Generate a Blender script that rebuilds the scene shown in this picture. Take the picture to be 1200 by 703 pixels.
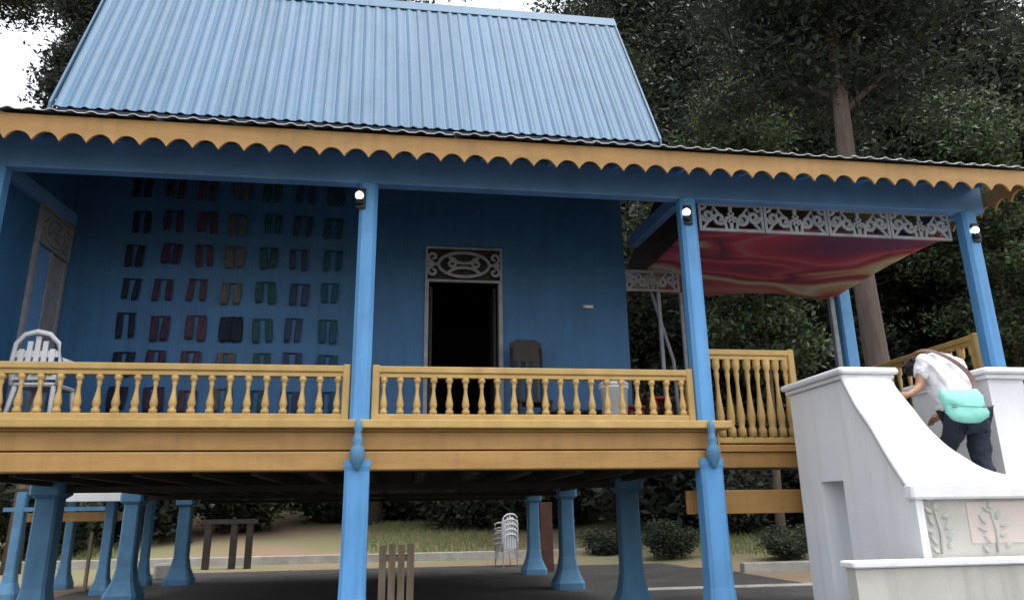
import bpy, math, random
import numpy as np
from mathutils import Vector, Matrix
R = math.radians
random.seed(7); rng = np.random.default_rng(7)
for o in list(bpy.data.objects): bpy.data.objects.remove(o)
scene = bpy.context.scene
col = scene.collection

# ------------------------------------------------------------------ camera, sky, sun, exposure
cd = bpy.data.cameras.new('camera'); cam = bpy.data.objects.new('camera', cd); col.objects.link(cam)
FW = Vector((0.14317, 0.94919, 0.28024)); RT = Vector((0.98935, -0.14478, -0.01507)); UP = Vector((-0.02627, -0.27941, 0.95981))
CP = Vector((0.4645, -8.3045, 1.408))
M4 = Matrix.Identity(4)
for i in range(3):
    M4[i][0] = RT[i]; M4[i][1] = UP[i]; M4[i][2] = -FW[i]; M4[i][3] = CP[i]
cam.matrix_world = M4
cd.sensor_width = 36; cd.lens = 862.46*36/1200; cd.clip_end = 2000
scene.camera = cam
SUN_EL, SUN_AZ = 74, 120          # azimuth clockwise from +Y
world = bpy.data.worlds.new('World'); scene.world = world; world.use_nodes = True
wn = world.node_tree.nodes; wl = world.node_tree.links
sky = wn.new('ShaderNodeTexSky'); sky.sky_type = 'NISHITA'; sky.sun_disc = False
sky.sun_elevation = R(SUN_EL); sky.sun_rotation = R(SUN_AZ); sky.dust_density = 3.0; sky.air_density = 1.2
hs = wn.new('ShaderNodeHueSaturation'); hs.inputs['Saturation'].default_value = 0.22
wl.new(sky.outputs[0], hs.inputs['Color'])
bg = wn['Background']; wl.new(hs.outputs[0], bg.inputs[0]); bg.inputs[1].default_value = 0.15
sd = bpy.data.lights.new('sun', 'SUN'); sun = bpy.data.objects.new('sun', sd); col.objects.link(sun)
sd.energy = 0.5; sd.angle = R(25); sd.color = (1, 0.97, 0.92)
az = R(SUN_AZ); el = R(SUN_EL)
sv = Vector((math.sin(az)*math.cos(el), math.cos(az)*math.cos(el), math.sin(el)))
sun.rotation_euler = (-sv).to_track_quat('-Z', 'Y').to_euler()
vs = scene.view_settings
vs.view_transform = 'Standard'; vs.look = 'None'; vs.gamma = 1; vs.use_curve_mapping = False
vs.exposure = 1.5

# ------------------------------------------------------------------ materials
MATS = {}
def mat(name, c, c2=None, rough=.6, scale=6, bump=.05, bscale=40, metal=0, stretch=None, dirt=0, emit=0, trans=0, spec=.4, lo=.35, hi=.7, vary=0, wear=0, streak=0):
    m = bpy.data.materials.new(name); m.use_nodes = True
    nt = m.node_tree; n = nt.nodes; l = nt.links; b = n['Principled BSDF']
    b.inputs['Roughness'].default_value = rough; b.inputs['Metallic'].default_value = metal
    b.inputs['Specular IOR Level'].default_value = spec
    tc = n.new('ShaderNodeTexCoord'); vec = tc.outputs['Object']
    geo = n.new('ShaderNodeNewGeometry'); vec = geo.outputs['Position']
    if stretch:
        mp = n.new('ShaderNodeMapping'); mp.inputs['Scale'].default_value = stretch; l.new(vec, mp.inputs[0]); vec = mp.outputs[0]
    nz = n.new('ShaderNodeTexNoise'); nz.inputs['Scale'].default_value = scale; nz.inputs['Detail'].default_value = 6; l.new(vec, nz.inputs['Vector'])
    rp = n.new('ShaderNodeValToRGB'); rp.color_ramp.elements[0].position = lo; rp.color_ramp.elements[1].position = hi
    c2 = c2 or tuple(x*.78 for x in c)
    rp.color_ramp.elements[0].color = (*c2, 1); rp.color_ramp.elements[1].color = (*c, 1)
    l.new(nz.outputs[0], rp.inputs[0]); out = rp.outputs[0]
    if dirt:
        n2 = n.new('ShaderNodeTexNoise'); n2.inputs['Scale'].default_value = 1.7; n2.inputs['Detail'].default_value = 10; n2.inputs['Roughness'].default_value = .7
        l.new(geo.outputs['Position'], n2.inputs['Vector'])
        r2 = n.new('ShaderNodeValToRGB'); r2.color_ramp.elements[0].position = .5; r2.color_ramp.elements[1].position = .75
        r2.color_ramp.elements[0].color = (0, 0, 0, 1); r2.color_ramp.elements[1].color = (dirt, dirt, dirt, 1)
        l.new(n2.outputs[0], r2.inputs[0])
        mx = n.new('ShaderNodeMix'); mx.data_type = 'RGBA'; l.new(r2.outputs[0], mx.inputs[0]); l.new(out, mx.inputs[6])
        mx.inputs[7].default_value = (c[0]*.35+.02, c[1]*.35+.02, c[2]*.3+.015, 1); out = mx.outputs[2]
    if wear:                       # small chips and scuffs in the paint
        n3 = n.new('ShaderNodeTexNoise'); n3.inputs['Scale'].default_value = 9; n3.inputs['Detail'].default_value = 12; n3.inputs['Roughness'].default_value = .75; l.new(geo.outputs['Position'], n3.inputs['Vector'])
        r3 = n.new('ShaderNodeValToRGB'); r3.color_ramp.elements[0].position = .60; r3.color_ramp.elements[1].position = .68
        r3.color_ramp.elements[0].color = (0, 0, 0, 1); r3.color_ramp.elements[1].color = (wear, wear, wear, 1); l.new(n3.outputs[0], r3.inputs[0])
        mx = n.new('ShaderNodeMix'); mx.data_type = 'RGBA'; l.new(r3.outputs[0], mx.inputs[0]); l.new(out, mx.inputs[6]); mx.inputs[7].default_value = (c[0]*.5+.06, c[1]*.5+.055, c[2]*.45+.05, 1); out = mx.outputs[2]
    if streak:                     # rain streaks
        mp2 = n.new('ShaderNodeMapping'); mp2.inputs['Scale'].default_value = (7, 7, .45); l.new(geo.outputs['Position'], mp2.inputs[0])
        n4 = n.new('ShaderNodeTexNoise'); n4.inputs['Scale'].default_value = 1.3; n4.inputs['Detail'].default_value = 8; l.new(mp2.outputs[0], n4.inputs['Vector'])
        r4 = n.new('ShaderNodeValToRGB'); r4.color_ramp.elements[0].position = .48; r4.color_ramp.elements[1].position = .72
        r4.color_ramp.elements[0].color = (0, 0, 0, 1); r4.color_ramp.elements[1].color = (streak, streak, streak, 1); l.new(n4.outputs[0], r4.inputs[0])
        mx = n.new('ShaderNodeMix'); mx.data_type = 'RGBA'; l.new(r4.outputs[0], mx.inputs[0]); l.new(out, mx.inputs[6]); mx.inputs[7].default_value = (c[0]*.42, c[1]*.42, c[2]*.38, 1); out = mx.outputs[2]
    if vary:
        oi = n.new('ShaderNodeObjectInfo'); mr = n.new('ShaderNodeMapRange'); mr.inputs[3].default_value = 1-vary; mr.inputs[4].default_value = 1+vary; l.new(oi.outputs['Random'], mr.inputs[0])
        mv = n.new('ShaderNodeVectorMath'); mv.operation = 'SCALE'; l.new(out, mv.inputs[0]); l.new(mr.outputs[0], mv.inputs[3]); out = mv.outputs[0]
    l.new(out, b.inputs['Base Color'])
    if bump:
        nb = n.new('ShaderNodeTexNoise'); nb.inputs['Scale'].default_value = bscale; nb.inputs['Detail'].default_value = 4; l.new(vec, nb.inputs['Vector'])
        bp = n.new('ShaderNodeBump'); bp.inputs['Strength'].default_value = min(1, bump*4); bp.inputs['Distance'].default_value = .01
        l.new(nb.outputs[0], bp.inputs['Height']); l.new(bp.outputs[0], b.inputs['Normal'])
    if emit:
        b.inputs['Emission Color'].default_value = (*c, 1); b.inputs['Emission Strength'].default_value = emit
    if trans:
        b.inputs['Transmission Weight'].default_value = 0
        tr = n.new('ShaderNodeBsdfTranslucent'); l.new(out, tr.inputs[0])
        ms = n.new('ShaderNodeMixShader'); ms.inputs[0].default_value = trans
        l.new(b.outputs[0], ms.inputs[1]); l.new(tr.outputs[0], ms.inputs[2]); l.new(ms.outputs[0], n['Material Output'].inputs[0])
    MATS[name] = m
    return m
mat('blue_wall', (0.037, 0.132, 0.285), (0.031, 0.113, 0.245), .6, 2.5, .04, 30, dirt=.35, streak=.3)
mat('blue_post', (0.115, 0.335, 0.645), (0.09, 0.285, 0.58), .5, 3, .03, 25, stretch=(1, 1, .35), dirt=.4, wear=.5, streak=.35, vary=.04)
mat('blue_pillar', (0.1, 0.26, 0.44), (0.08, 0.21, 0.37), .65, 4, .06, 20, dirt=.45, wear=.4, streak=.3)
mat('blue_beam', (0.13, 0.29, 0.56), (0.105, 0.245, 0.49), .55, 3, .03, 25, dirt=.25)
mat('roof_blue', (0.088, 0.163, 0.252), (0.073, 0.14, 0.225), .55, 1.6, .015, 12, stretch=(3, .4, .4), dirt=.3, spec=.25, vary=.07, wear=.12)
mat('roof_edge', (.46, .46, .455), (.3, .31, .32), .5, 5, .02)
mat('roof_dark', (.03, .045, .07), None, .7, 5, .02)
mat('yellow', (0.43, 0.24, 0.078), (0.355, 0.195, 0.058), .5, 3, .05, 22, stretch=(.6, 3, 3), dirt=.35, wear=.35, streak=.25, vary=.05)
mat('yellow_rail', (.52, .345, .125), (.43, .275, .09), .5, 5, .05, 30, dirt=.3, wear=.3, vary=.08)
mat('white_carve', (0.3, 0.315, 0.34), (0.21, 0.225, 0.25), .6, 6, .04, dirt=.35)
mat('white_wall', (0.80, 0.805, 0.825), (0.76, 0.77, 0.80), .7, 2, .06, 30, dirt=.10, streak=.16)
mat('cream_wall', (0.52, 0.5, 0.46), (0.46, 0.44, 0.4), .75, 2, .06, 25, dirt=.25, streak=.3, wear=.15)
mat('relief', (.47, .47, .43), (.41, .42, .39), .7, 8, .05)
mat('pink', (0.58, 0.48, 0.45), (0.53, 0.47, 0.43), .7, 2, .05)
mat('white_plastic', (.72, .73, .74), (.66, .67, .69), .35, 3, .01)
mat('dark_wood', (.035, .024, .018), (.02, .015, .012), .6, 5, .08, 20)
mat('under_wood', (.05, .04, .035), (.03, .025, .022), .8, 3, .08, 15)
mat('tan_wood', (.30, .23, .16), (.20, .15, .10), .7, 4, .1, 20, stretch=(3, 3, .5))
mat('red_brown', (0.1, 0.04, 0.028), (0.07, 0.028, 0.02), .7, 4, .05)
mat('black', (.012, .012, .014), None, .45, 5, .02)
mat('red_plastic', (.36, .03, .03), None, .4, 5, .01)
mat('bulb', (1, .98, .94), (1, .98, .94), .3, 5, 0, emit=2.2)
mat('concrete', (0.075, 0.07, 0.065), (0.045, 0.042, 0.04), .85, 1.2, .1, 14, dirt=.5)
mat('curb', (.42, .40, .37), (.3, .29, .27), .8, 3, .08, 20, dirt=.3)
mat('skin', (.36, .20, .13), (.32, .17, .11), .55, 20, .02)
mat('hair', (.015, .011, .009), None, .5, 60, .1, stretch=(3, 3, .5))
mat('shirt', (.80, .79, .82), (.72, .71, .75), .8, 9, .12, 18)
mat('trousers', (.025, .035, .055), (.018, .024, .04), .85, 12, .1, 30)
mat('bag_teal', (0.25, 0.62, 0.53), (0.19, 0.52, 0.45), .6, 6, .08, 22)
mat('strap', (.16, .09, .08), None, .6, 10, .05)
mat('bark', (.14, .10, .075), (.07, .052, .04), .9, 5, .3, 9, stretch=(2, 2, .35))
mat('bark_pale', (0.125, 0.095, 0.08), (0.08, 0.06, 0.05), .9, 4, .2, 9, stretch=(2, 2, .35))
for nm, c in (('leaf_dark', (.052, .062, .048)), ('leaf_mid', (.062, .080, .052)), ('leaf_bright', (.11, .155, .07)), ('leaf_olive', (.072, .078, .058))):
    mat(nm, c, tuple(x*.55 for x in c), .55, .9, 0, trans=.28, spec=.3)
mat('grass', (0.27, 0.3, 0.13), (0.19, 0.23, 0.085), .8, .8, 0, trans=.3)

nt = MATS['blue_wall'].node_tree; n = nt.nodes; l = nt.links
geo = n.new('ShaderNodeNewGeometry'); sx = n.new('ShaderNodeSeparateXYZ'); l.new(geo.outputs['Position'], sx.inputs[0])
ad = n.new('ShaderNodeMath'); ad.operation = 'ADD'; l.new(sx.outputs[0], ad.inputs[0]); l.new(sx.outputs[1], ad.inputs[1])
ml = n.new('ShaderNodeMath'); ml.operation = 'MULTIPLY'; ml.inputs[1].default_value = 5.2; l.new(ad.outputs[0], ml.inputs[0])
fr_ = n.new('ShaderNodeMath'); fr_.operation = 'PINGPONG'; fr_.inputs[1].default_value = .5; l.new(ml.outputs[0], fr_.inputs[0])
gr = n.new('ShaderNodeMapRange'); gr.inputs[2].default_value = .035; l.new(fr_.outputs[0], gr.inputs[0])
b2_ = n.new('ShaderNodeBump'); b2_.inputs['Strength'].default_value = .35; b2_.inputs['Distance'].default_value = .008; l.new(gr.outputs[0], b2_.inputs['Height'])
old = n['Principled BSDF'].inputs['Normal'].links[0].from_socket; l.new(old, b2_.inputs['Normal']); l.new(b2_.outputs[0], n['Principled BSDF'].inputs['Normal'])
def cloth_mat(nm, c): return mat(nm, c, tuple(x*.6 for x in c), .85, 14, .1, 40)
HC = [('navy', (.006, .014, .034)), ('maroon', (.045, .022, .055)), ('red', (.075, .04, .062)), ('mustard', (.11, .105, .095)), ('green', (.018, .075, .085)), ('purple', (.036, .05, .115)), ('teal', (.014, .07, .12))]
for nm, c in HC: cloth_mat('cloth_'+nm, c)

# patterned ceiling cloth
m = mat('banner', (.5, .1, .1)); nt = m.node_tree; n = nt.nodes; l = nt.links
geo = n.new('ShaderNodeNewGeometry'); mp = n.new('ShaderNodeMapping'); mp.inputs['Scale'].default_value = (.42, .95, 1); mp.inputs['Location'].default_value = (1.3, .2, 0); mp.inputs['Rotation'].default_value = (0, 0, .25)
l.new(geo.outputs['Position'], mp.inputs[0])
nz = n.new('ShaderNodeTexNoise'); nz.inputs['Scale'].default_value = 1.0; nz.inputs['Detail'].default_value = 1.6; nz.inputs['Distortion'].default_value = .45
l.new(mp.outputs[0], nz.inputs['Vector'])
rp = n.new('ShaderNodeValToRGB'); rp.color_ramp.interpolation = 'EASE'
cr = rp.color_ramp; cr.elements[0].position = .0; cr.elements[0].color = (.08, .02, .10, 1); cr.elements[1].position = 1; cr.elements[1].color = (.5, .5, .5, 1)
for pos, c in ((.34, (.14, .03, .10)), (.37, (.20, .03, .09)), (.42, (.36, .03, .075)), (.46, (.40, .10, .13)), (.485, (.36, .03, .07)), (.52, (.13, .03, .08)), (.545, (.36, .05, .07)), (.58, (.40, .28, .18)), (.615, (.44, .42, .39)), (.645, (.38, .27, .17)), (.68, (.34, .06, .07))):
    e = cr.elements.new(pos); e.color = (*c, 1)
sx = n.new('ShaderNodeSeparateXYZ'); l.new(geo.outputs['Position'], sx.inputs[0])
ma = n.new('ShaderNodeMath'); ma.operation = 'MULTIPLY_ADD'; ma.inputs[1].default_value = .11; l.new(sx.outputs[1], ma.inputs[0])
mb_ = n.new('ShaderNodeMath'); mb_.operation = 'MULTIPLY_ADD'; mb_.inputs[1].default_value = .72; mb_.inputs[2].default_value = -.02; l.new(nz.outputs[0], mb_.inputs[0]); l.new(mb_.outputs[0], ma.inputs[2])
l.new(ma.outputs[0], rp.inputs[0]); l.new(rp.outputs[0], n['Principled BSDF'].inputs['Base Color']); n['Principled BSDF'].inputs['Roughness'].default_value = .8

# ground: soil and thin grass
m = mat('ground', (.20, .19, .10), (.27, .185, .125), .95, .16, .2, 6, lo=.42, hi=.56)

# ------------------------------------------------------------------ mesh helpers
class MB:
    def __init__(s): s.v = []; s.f = []; s.sm = []
    def add(s, vs_, fs, smooth=False):
        o = len(s.v); s.v += [tuple(p) for p in vs_]; s.f += [tuple(i+o for i in f) for f in fs]; s.sm += [smooth]*len(fs); return s
    def box(s, x0, x1, y0, y1, z0, z1, b=0.0):
        if b <= 0:
            P = [(x, y, z) for z in (z0, z1) for x, y in ((x0, y0), (x1, y0), (x1, y1), (x0, y1))]
            return s.add(P, [(3, 2, 1, 0), (4, 5, 6, 7), (0, 1, 5, 4), (1, 2, 6, 5), (2, 3, 7, 6), (3, 0, 4, 7)])
        # chamfered in plan and at top/bottom
        def ring(i, z):
            return [(x0+i+b, y0+i, z), (x1-i-b, y0+i, z), (x1-i, y0+i+b, z), (x1-i, y1-i-b, z), (x1-i-b, y1-i, z), (x0+i+b, y1-i, z), (x0+i, y1-i-b, z), (x0+i, y0+i+b, z)]
        P = ring(b*.7, z0)+ring(0, z0+b)+ring(0, z1-b)+ring(b*.7, z1)
        F = [tuple(range(7, -1, -1)), tuple(range(24, 32))]
        for k in range(3):
            for i in range(8):
                j = (i+1) % 8; F.append((k*8+i, k*8+j, k*8+8+j, k*8+8+i))
        return s.add(P, F)
    def loft(s, rings, cap=True, smooth=True, closed=True):
        n = len(rings[0]); P = [p for r in rings for p in r]; F = []
        for k in range(len(rings)-1):
            for i in range(n if closed else n-1):
                j = (i+1) % n; F.append((k*n+i, k*n+j, (k+1)*n+j, (k+1)*n+i))
        if cap: F.append(tuple(range(n-1, -1, -1))); F.append(tuple(range((len(rings)-1)*n, len(rings)*n)))
        return s.add(P, F, smooth)
    def lathe(s, prof, cx=0, cy=0, cz=0, n=10, smooth=True, sq=False):
        rs = []
        for r, z in prof:
            rs.append([(cx+r*math.cos(2*math.pi*(i+.5)/n)*(1.35 if sq else 1), cy+r*math.sin(2*math.pi*(i+.5)/n)*(1.35 if sq else 1), cz+z) for i in range(n)])
        return s.loft(rs, True, smooth)
    def tube(s, pts, rad, n=6, smooth=True):
        pts = [Vector(p) for p in pts]; rs = []
        if not hasattr(rad, '__len__'): rad = [rad]*len(pts)
        ref = Vector((.13, .21, .97))
        for i, p in enumerate(pts):
            t = (pts[min(i+1, len(pts)-1)]-pts[max(i-1, 0)]).normalized()
            u = t.cross(ref)
            if u.length < .1: u = t.cross(Vector((1, 0, 0)))
            u.normalize(); w = t.cross(u)
            rs.append([tuple(p+(u*math.cos(a)+w*math.sin(a))*rad[i]) for a in [2*math.pi*k/n for k in range(n)]])
        return s.loft(rs, True, smooth)
    def ball(s, c, r, n=10, sc=(1, 1, 1)):
        prof = [(max(.001, r*math.sin(math.pi*k/6)), -r*math.cos(math.pi*k/6)) for k in range(7)]
        rs = [[(c[0]+q*math.cos(2*math.pi*i/n)*sc[0], c[1]+q*math.sin(2*math.pi*i/n)*sc[1], c[2]+z*sc[2]) for i in range(n)] for q, z in prof]
        return s.loft(rs, True, True)
    def ribbon(s, pts, w, d0, d1, tf):
        """flat band of width w along 2-D points; tf(u, v, d) -> xyz"""
        L = []; Rr = []
        for i, p in enumerate(pts):
            a = pts[max(i-1, 0)]; b = pts[min(i+1, len(pts)-1)]
            tx, ty = b[0]-a[0], b[1]-a[1]; q = math.hypot(tx, ty) or 1
            nx, ny = -ty/q*w/2, tx/q*w/2
            L.append((p[0]+nx, p[1]+ny)); Rr.append((p[0]-nx, p[1]-ny))
        rings = [[tf(*a, d0), tf(*b, d0), tf(*b, d1), tf(*a, d1)] for a, b in zip(L, Rr)]
        return s.loft(rings, True, False)
    def build(s, name, m, parent=None, bevel=0):
        me = bpy.data.meshes.new(name); me.from_pydata(s.v, [], s.f); me.update()
        me.polygons.foreach_set('use_smooth', s.sm)
        me.materials.append(MATS[m]); o = bpy.data.objects.new(name, me); col.objects.link(o)
        if parent: o.parent = parent
        if bevel:
            md = o.modifiers.new('bevel', 'BEVEL'); md.width = bevel; md.segments = 2; md.limit_method = 'ANGLE'
        return o
def box(name, m, parent, *a, b=0.0): return MB().box(*a, b=b).build(name, m, parent)
def tag(o, label=None, cat=None, group=None, kind=None):
    if label: o['label'] = label
    if cat: o['category'] = cat
    if group: o['group'] = group
    if kind: o['kind'] = kind
    return o
def empty(name, loc=(0, 0, 0), rz=0, sc=1):
    o = bpy.data.objects.new(name, None); col.objects.link(o); o.location = loc; o.rotation_euler = (0, 0, rz); o.scale = (sc, sc, sc)
    o.empty_display_size = .1; return o
KIDS = {}
def copy_tree(o, parent=None):
    c = o.copy(); col.objects.link(c); c.parent = parent
    for ch in [q for q in ALLOF(o)]: copy_tree(ch, c)
    return c
def ALLOF(o): return [q for q in list(bpy.data.objects) if q.parent is o]
def arr_mesh(name, V, F4, mats, mi=None, parent=None, smooth=False):
    me = bpy.data.meshes.new(name); nv = len(V); nf = len(F4); k = F4.shape[1]
    me.vertices.add(nv); me.vertices.foreach_set('co', np.asarray(V, np.float32).ravel())
    me.loops.add(nf*k); me.loops.foreach_set('vertex_index', F4.astype(np.int32).ravel())
    me.polygons.add(nf); me.polygons.foreach_set('loop_start', np.arange(0, nf*k, k, dtype=np.int32))
    me.update(calc_edges=True); me.validate()
    for mm in mats: me.materials.append(MATS[mm])
    if mi is not None: me.polygons.foreach_set('material_index', mi.astype(np.int32))
    o = bpy.data.objects.new(name, me); col.objects.link(o)
    if parent: o.parent = parent
    return o

# ------------------------------------------------------------------ the setting: ground, slab, kerb
def gz(x, y):
    z = 0.0; q = min(1, max(0, (x-6)/4)); y0 = 18-7.5*q*q*(3-2*q)
    if y > y0: z += .085*(y-y0)-.02*math.sin(x*.3)*min(1, (y-y0)/6)
    return min(z, 3.2+.002*y)
xs = [-600, -200, -90]+[-60+4*i for i in range(31)]+[90, 200, 600]; ys = [-300, -60, -20, 0, 8, 10, 10.5, 11.5, 13, 14.5, 16, 17, 18]+[18+2*i for i in range(1, 22)]+[90, 150, 400, 900]
mb = MB(); mb.add([(x, y, gz(x, y)-.004) for y in ys for x in xs], [(j*len(xs)+i, j*len(xs)+i+1, (j+1)*len(xs)+i+1, (j+1)*len(xs)+i) for j in range(len(ys)-1) for i in range(len(xs)-1)], True)
tag(mb.build('ground', 'ground'), kind='structure')
tag(box('pavement', 'concrete', None, -6.2, 8.6, -1.2, 14.5, -.2, .004), kind='structure')
tag(box('front_path', 'concrete', None, -30, 30, -30, -1.22, -.2, .002), kind='structure')
tag(MB().box(-30, 30, 17.6, 17.85, -.2, .26, .02).build('kerb', 'curb'), kind='structure')
tag(MB().box(8.7, 30, 9.5, 9.75, -.2, .22, .02).build('kerb', 'curb'), kind='structure')
tag(MB().box(4.9, 30, 6.05, 6.5, -.2, .012).build('paved_strip', 'curb'), kind='structure')

# ------------------------------------------------------------------ the house
XA, XB, XC, XD = -4.10, 0.0, 3.98, 7.95
ZF = 2.36                       # verandah floor level
YW = 2.10                       # back wall of the verandah
house = tag(empty('stilt_house', (0, 0, 0)), 'blue wooden stilt house with yellow trim and steep blue corrugated roof', 'house')

# front posts, square with chamfered edges; each rests on its own flared pillar
def post_profile(hw, z0, z1, c=.03, flare=None):
    rings = []
    segs = [(z0, 1), (z1, 1)] if not flare else flare
    for z, k in segs:
        h = hw*k; q = c*k
        rings.append([(-h+q, -h, z), (h-q, -h, z), (h, -h+q, z), (h, h-q, z), (h-q, h, z), (-h+q, h, z), (-h, h-q, z), (-h, -h+q, z)])
    return rings
for X in (XA, XB, XC, XD):
    p = MB().loft(post_profile(.105, ZF+.07, 5.235, .04), True, False); o = p.build('post', 'blue_post', house); o.location = (X, -.02, 0)
    q = MB().loft(post_profile(.13, 0, 2.1, .035, [(.004, 1.95), (.10, 1.95), (.14, 1.75), (.34, 1.28), (.62, 1.06), (1.0, 1.0), (1.88, 1.0), (1.93, 1.08), (2.0, 1.08)]), True, False)
    o2 = q.build('pillar', 'blue_post', house); o2.location = (X, -.02, 0)
    pd = MB().lathe([(.012, -.05), (.03, -.02), (.06, .04), (.085, .12), (.07, .19), (.045, .23), (.06, .27), (.045, .31), (.035, .36), (.05, .40), (.035, .46), (.012, .5)], n=12)
    o3 = pd.build('carved_knob', 'blue_pillar', o); o3.location = (0, -.17, 1.93)
# rear pillars under the house and the rear porch posts
for x, y in ((3.8, 2.65), (3.8, 6.95), (3.8, 10.85), (-4.15, 2.65), (-4.5, 7.0), (-4.5, 10.6)):
    o = MB().loft(post_profile(.14, 0, 2, .03, [(.004, 2.1), (.12, 2.1), (.17, 1.9), (.36, 1.35), (.6, 1.05), (1.7, 1.0), (1.76, 1.5), (1.9, 1.5), (2.0, 1.2)]), True, False).build('pillar', 'blue_pillar', house)
    o.location = (x, y, 0)
o = MB().loft(post_profile(.12, 0, 5.1), True, False).build('post', 'blue_post', house); o.location = (XD+.06, 3.1, 0)
o = MB().loft(post_profile(.045, 0, 5.0, .01), True, False).build('post', 'white_carve', house); o.location = (XD-.17, 3.05, 0)

# floors
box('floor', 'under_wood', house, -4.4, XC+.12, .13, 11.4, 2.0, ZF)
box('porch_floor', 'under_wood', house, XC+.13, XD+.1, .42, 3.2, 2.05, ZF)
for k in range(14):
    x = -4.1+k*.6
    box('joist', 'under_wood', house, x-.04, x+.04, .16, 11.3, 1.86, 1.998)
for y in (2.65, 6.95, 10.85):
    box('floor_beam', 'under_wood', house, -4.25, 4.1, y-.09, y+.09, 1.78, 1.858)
# yellow floor fascia: lower board, upper board, ledge
for x0, x1 in ((-6.3, XA-.09), (XA-.085, XB-.015), (XB-.01, XC-.01), ):
    x1 = x1 if x1 < XC-.1 else XC+.12
    a = box('fascia_board', 'yellow', house, x0, x1, -.10, .12, 1.892, 2.09, b=.012)
    box('fascia_board', 'yellow', house, x0, x1, -.035, .118, 2.112, 2.305, b=.006)
    box('ledge', 'yellow_rail', house, x0, x1 + (.16 if x1 > XC else 0), -.165, .125, 2.335, 2.425, b=.01)
    box('trim_strip', 'yellow', house, x0, x1, -.07, .117, 2.308, 2.332)
# side return at the corner and recessed porch edge
box('fascia_board', 'yellow', house, XC+.125, XC+.15, -.06, .38, 1.9, 2.3)
box('fascia_board', 'yellow', house, XC+.16, 5.6, .34, .40, 1.92, 2.10, b=.006)
box('fascia_board', 'yellow', house, XC+.16, 5.6, .30, .41, 2.105, 2.19, b=.008)
box('tie_board', 'yellow', house, 3.80, 5.6, .26, .32, 1.385, 1.655, b=.006)

# walls (back wall with doorway, left side wall, closed body behind)
DX0, DX1, DZ = .80, 1.83, 4.72
mb = MB(); mb.box(-4.19, DX0-.06, YW, YW+.12, ZF, 6.46); mb.box(DX1+.06, 3.80, YW, YW+.12, ZF, 6.46); mb.box(DX0-.06, DX1+.06, YW, YW+.12, 5.30, 6.46)
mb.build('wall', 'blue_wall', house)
mb = MB(); mb.add([(-4.32, .13, ZF), (-4.2, .13, ZF), (-4.2, YW+.12, ZF), (-4.32, YW+.12, ZF), (-4.32, .13, 5.78), (-4.2, .13, 5.78), (-4.2, YW+.12, 6.38), (-4.32, YW+.12, 6.38)],
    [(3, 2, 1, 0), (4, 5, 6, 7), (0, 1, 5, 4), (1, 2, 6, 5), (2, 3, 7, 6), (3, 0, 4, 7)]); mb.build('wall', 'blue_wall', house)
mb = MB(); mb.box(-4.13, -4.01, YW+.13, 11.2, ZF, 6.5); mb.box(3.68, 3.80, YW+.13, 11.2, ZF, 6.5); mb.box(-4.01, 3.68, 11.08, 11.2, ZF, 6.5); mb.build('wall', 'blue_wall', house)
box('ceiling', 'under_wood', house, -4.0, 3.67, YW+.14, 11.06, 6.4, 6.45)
box('skirting', 'blue_beam', house, -4.19, DX0-.08, YW-.025, YW-.002, ZF, ZF+.16)
box('skirting', 'blue_beam', house, DX1+.08, 3.80, YW-.025, YW-.002, ZF, ZF+.16)
# beams
box('beam', 'blue_beam', house, -6.3, XD+.25, -.10, .06, 5.24, 5.66, b=.01)
for X in (XA-.1, XC-.02, XD):
    mb = MB(); mb.add([(X-.06, .22, 5.26), (X+.06, .22, 5.26), (X+.06, YW-.003, 5.38), (X-.06, YW-.003, 5.38), (X-.06, .22, 5.44), (X+.06, .22, 5.44), (X+.06, YW-.003, 5.56), (X-.06, YW-.003, 5.56)],
        [(3, 2, 1, 0), (4, 5, 6, 7), (0, 1, 5, 4), (1, 2, 6, 5), (2, 3, 7, 6), (3, 0, 4, 7)])
    mb.build('tie_beam', 'blue_beam', house)
box('beam', 'blue_beam', house, 3.82, XD+.15, 3.0, 3.12, 5.12, 5.32)

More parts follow.
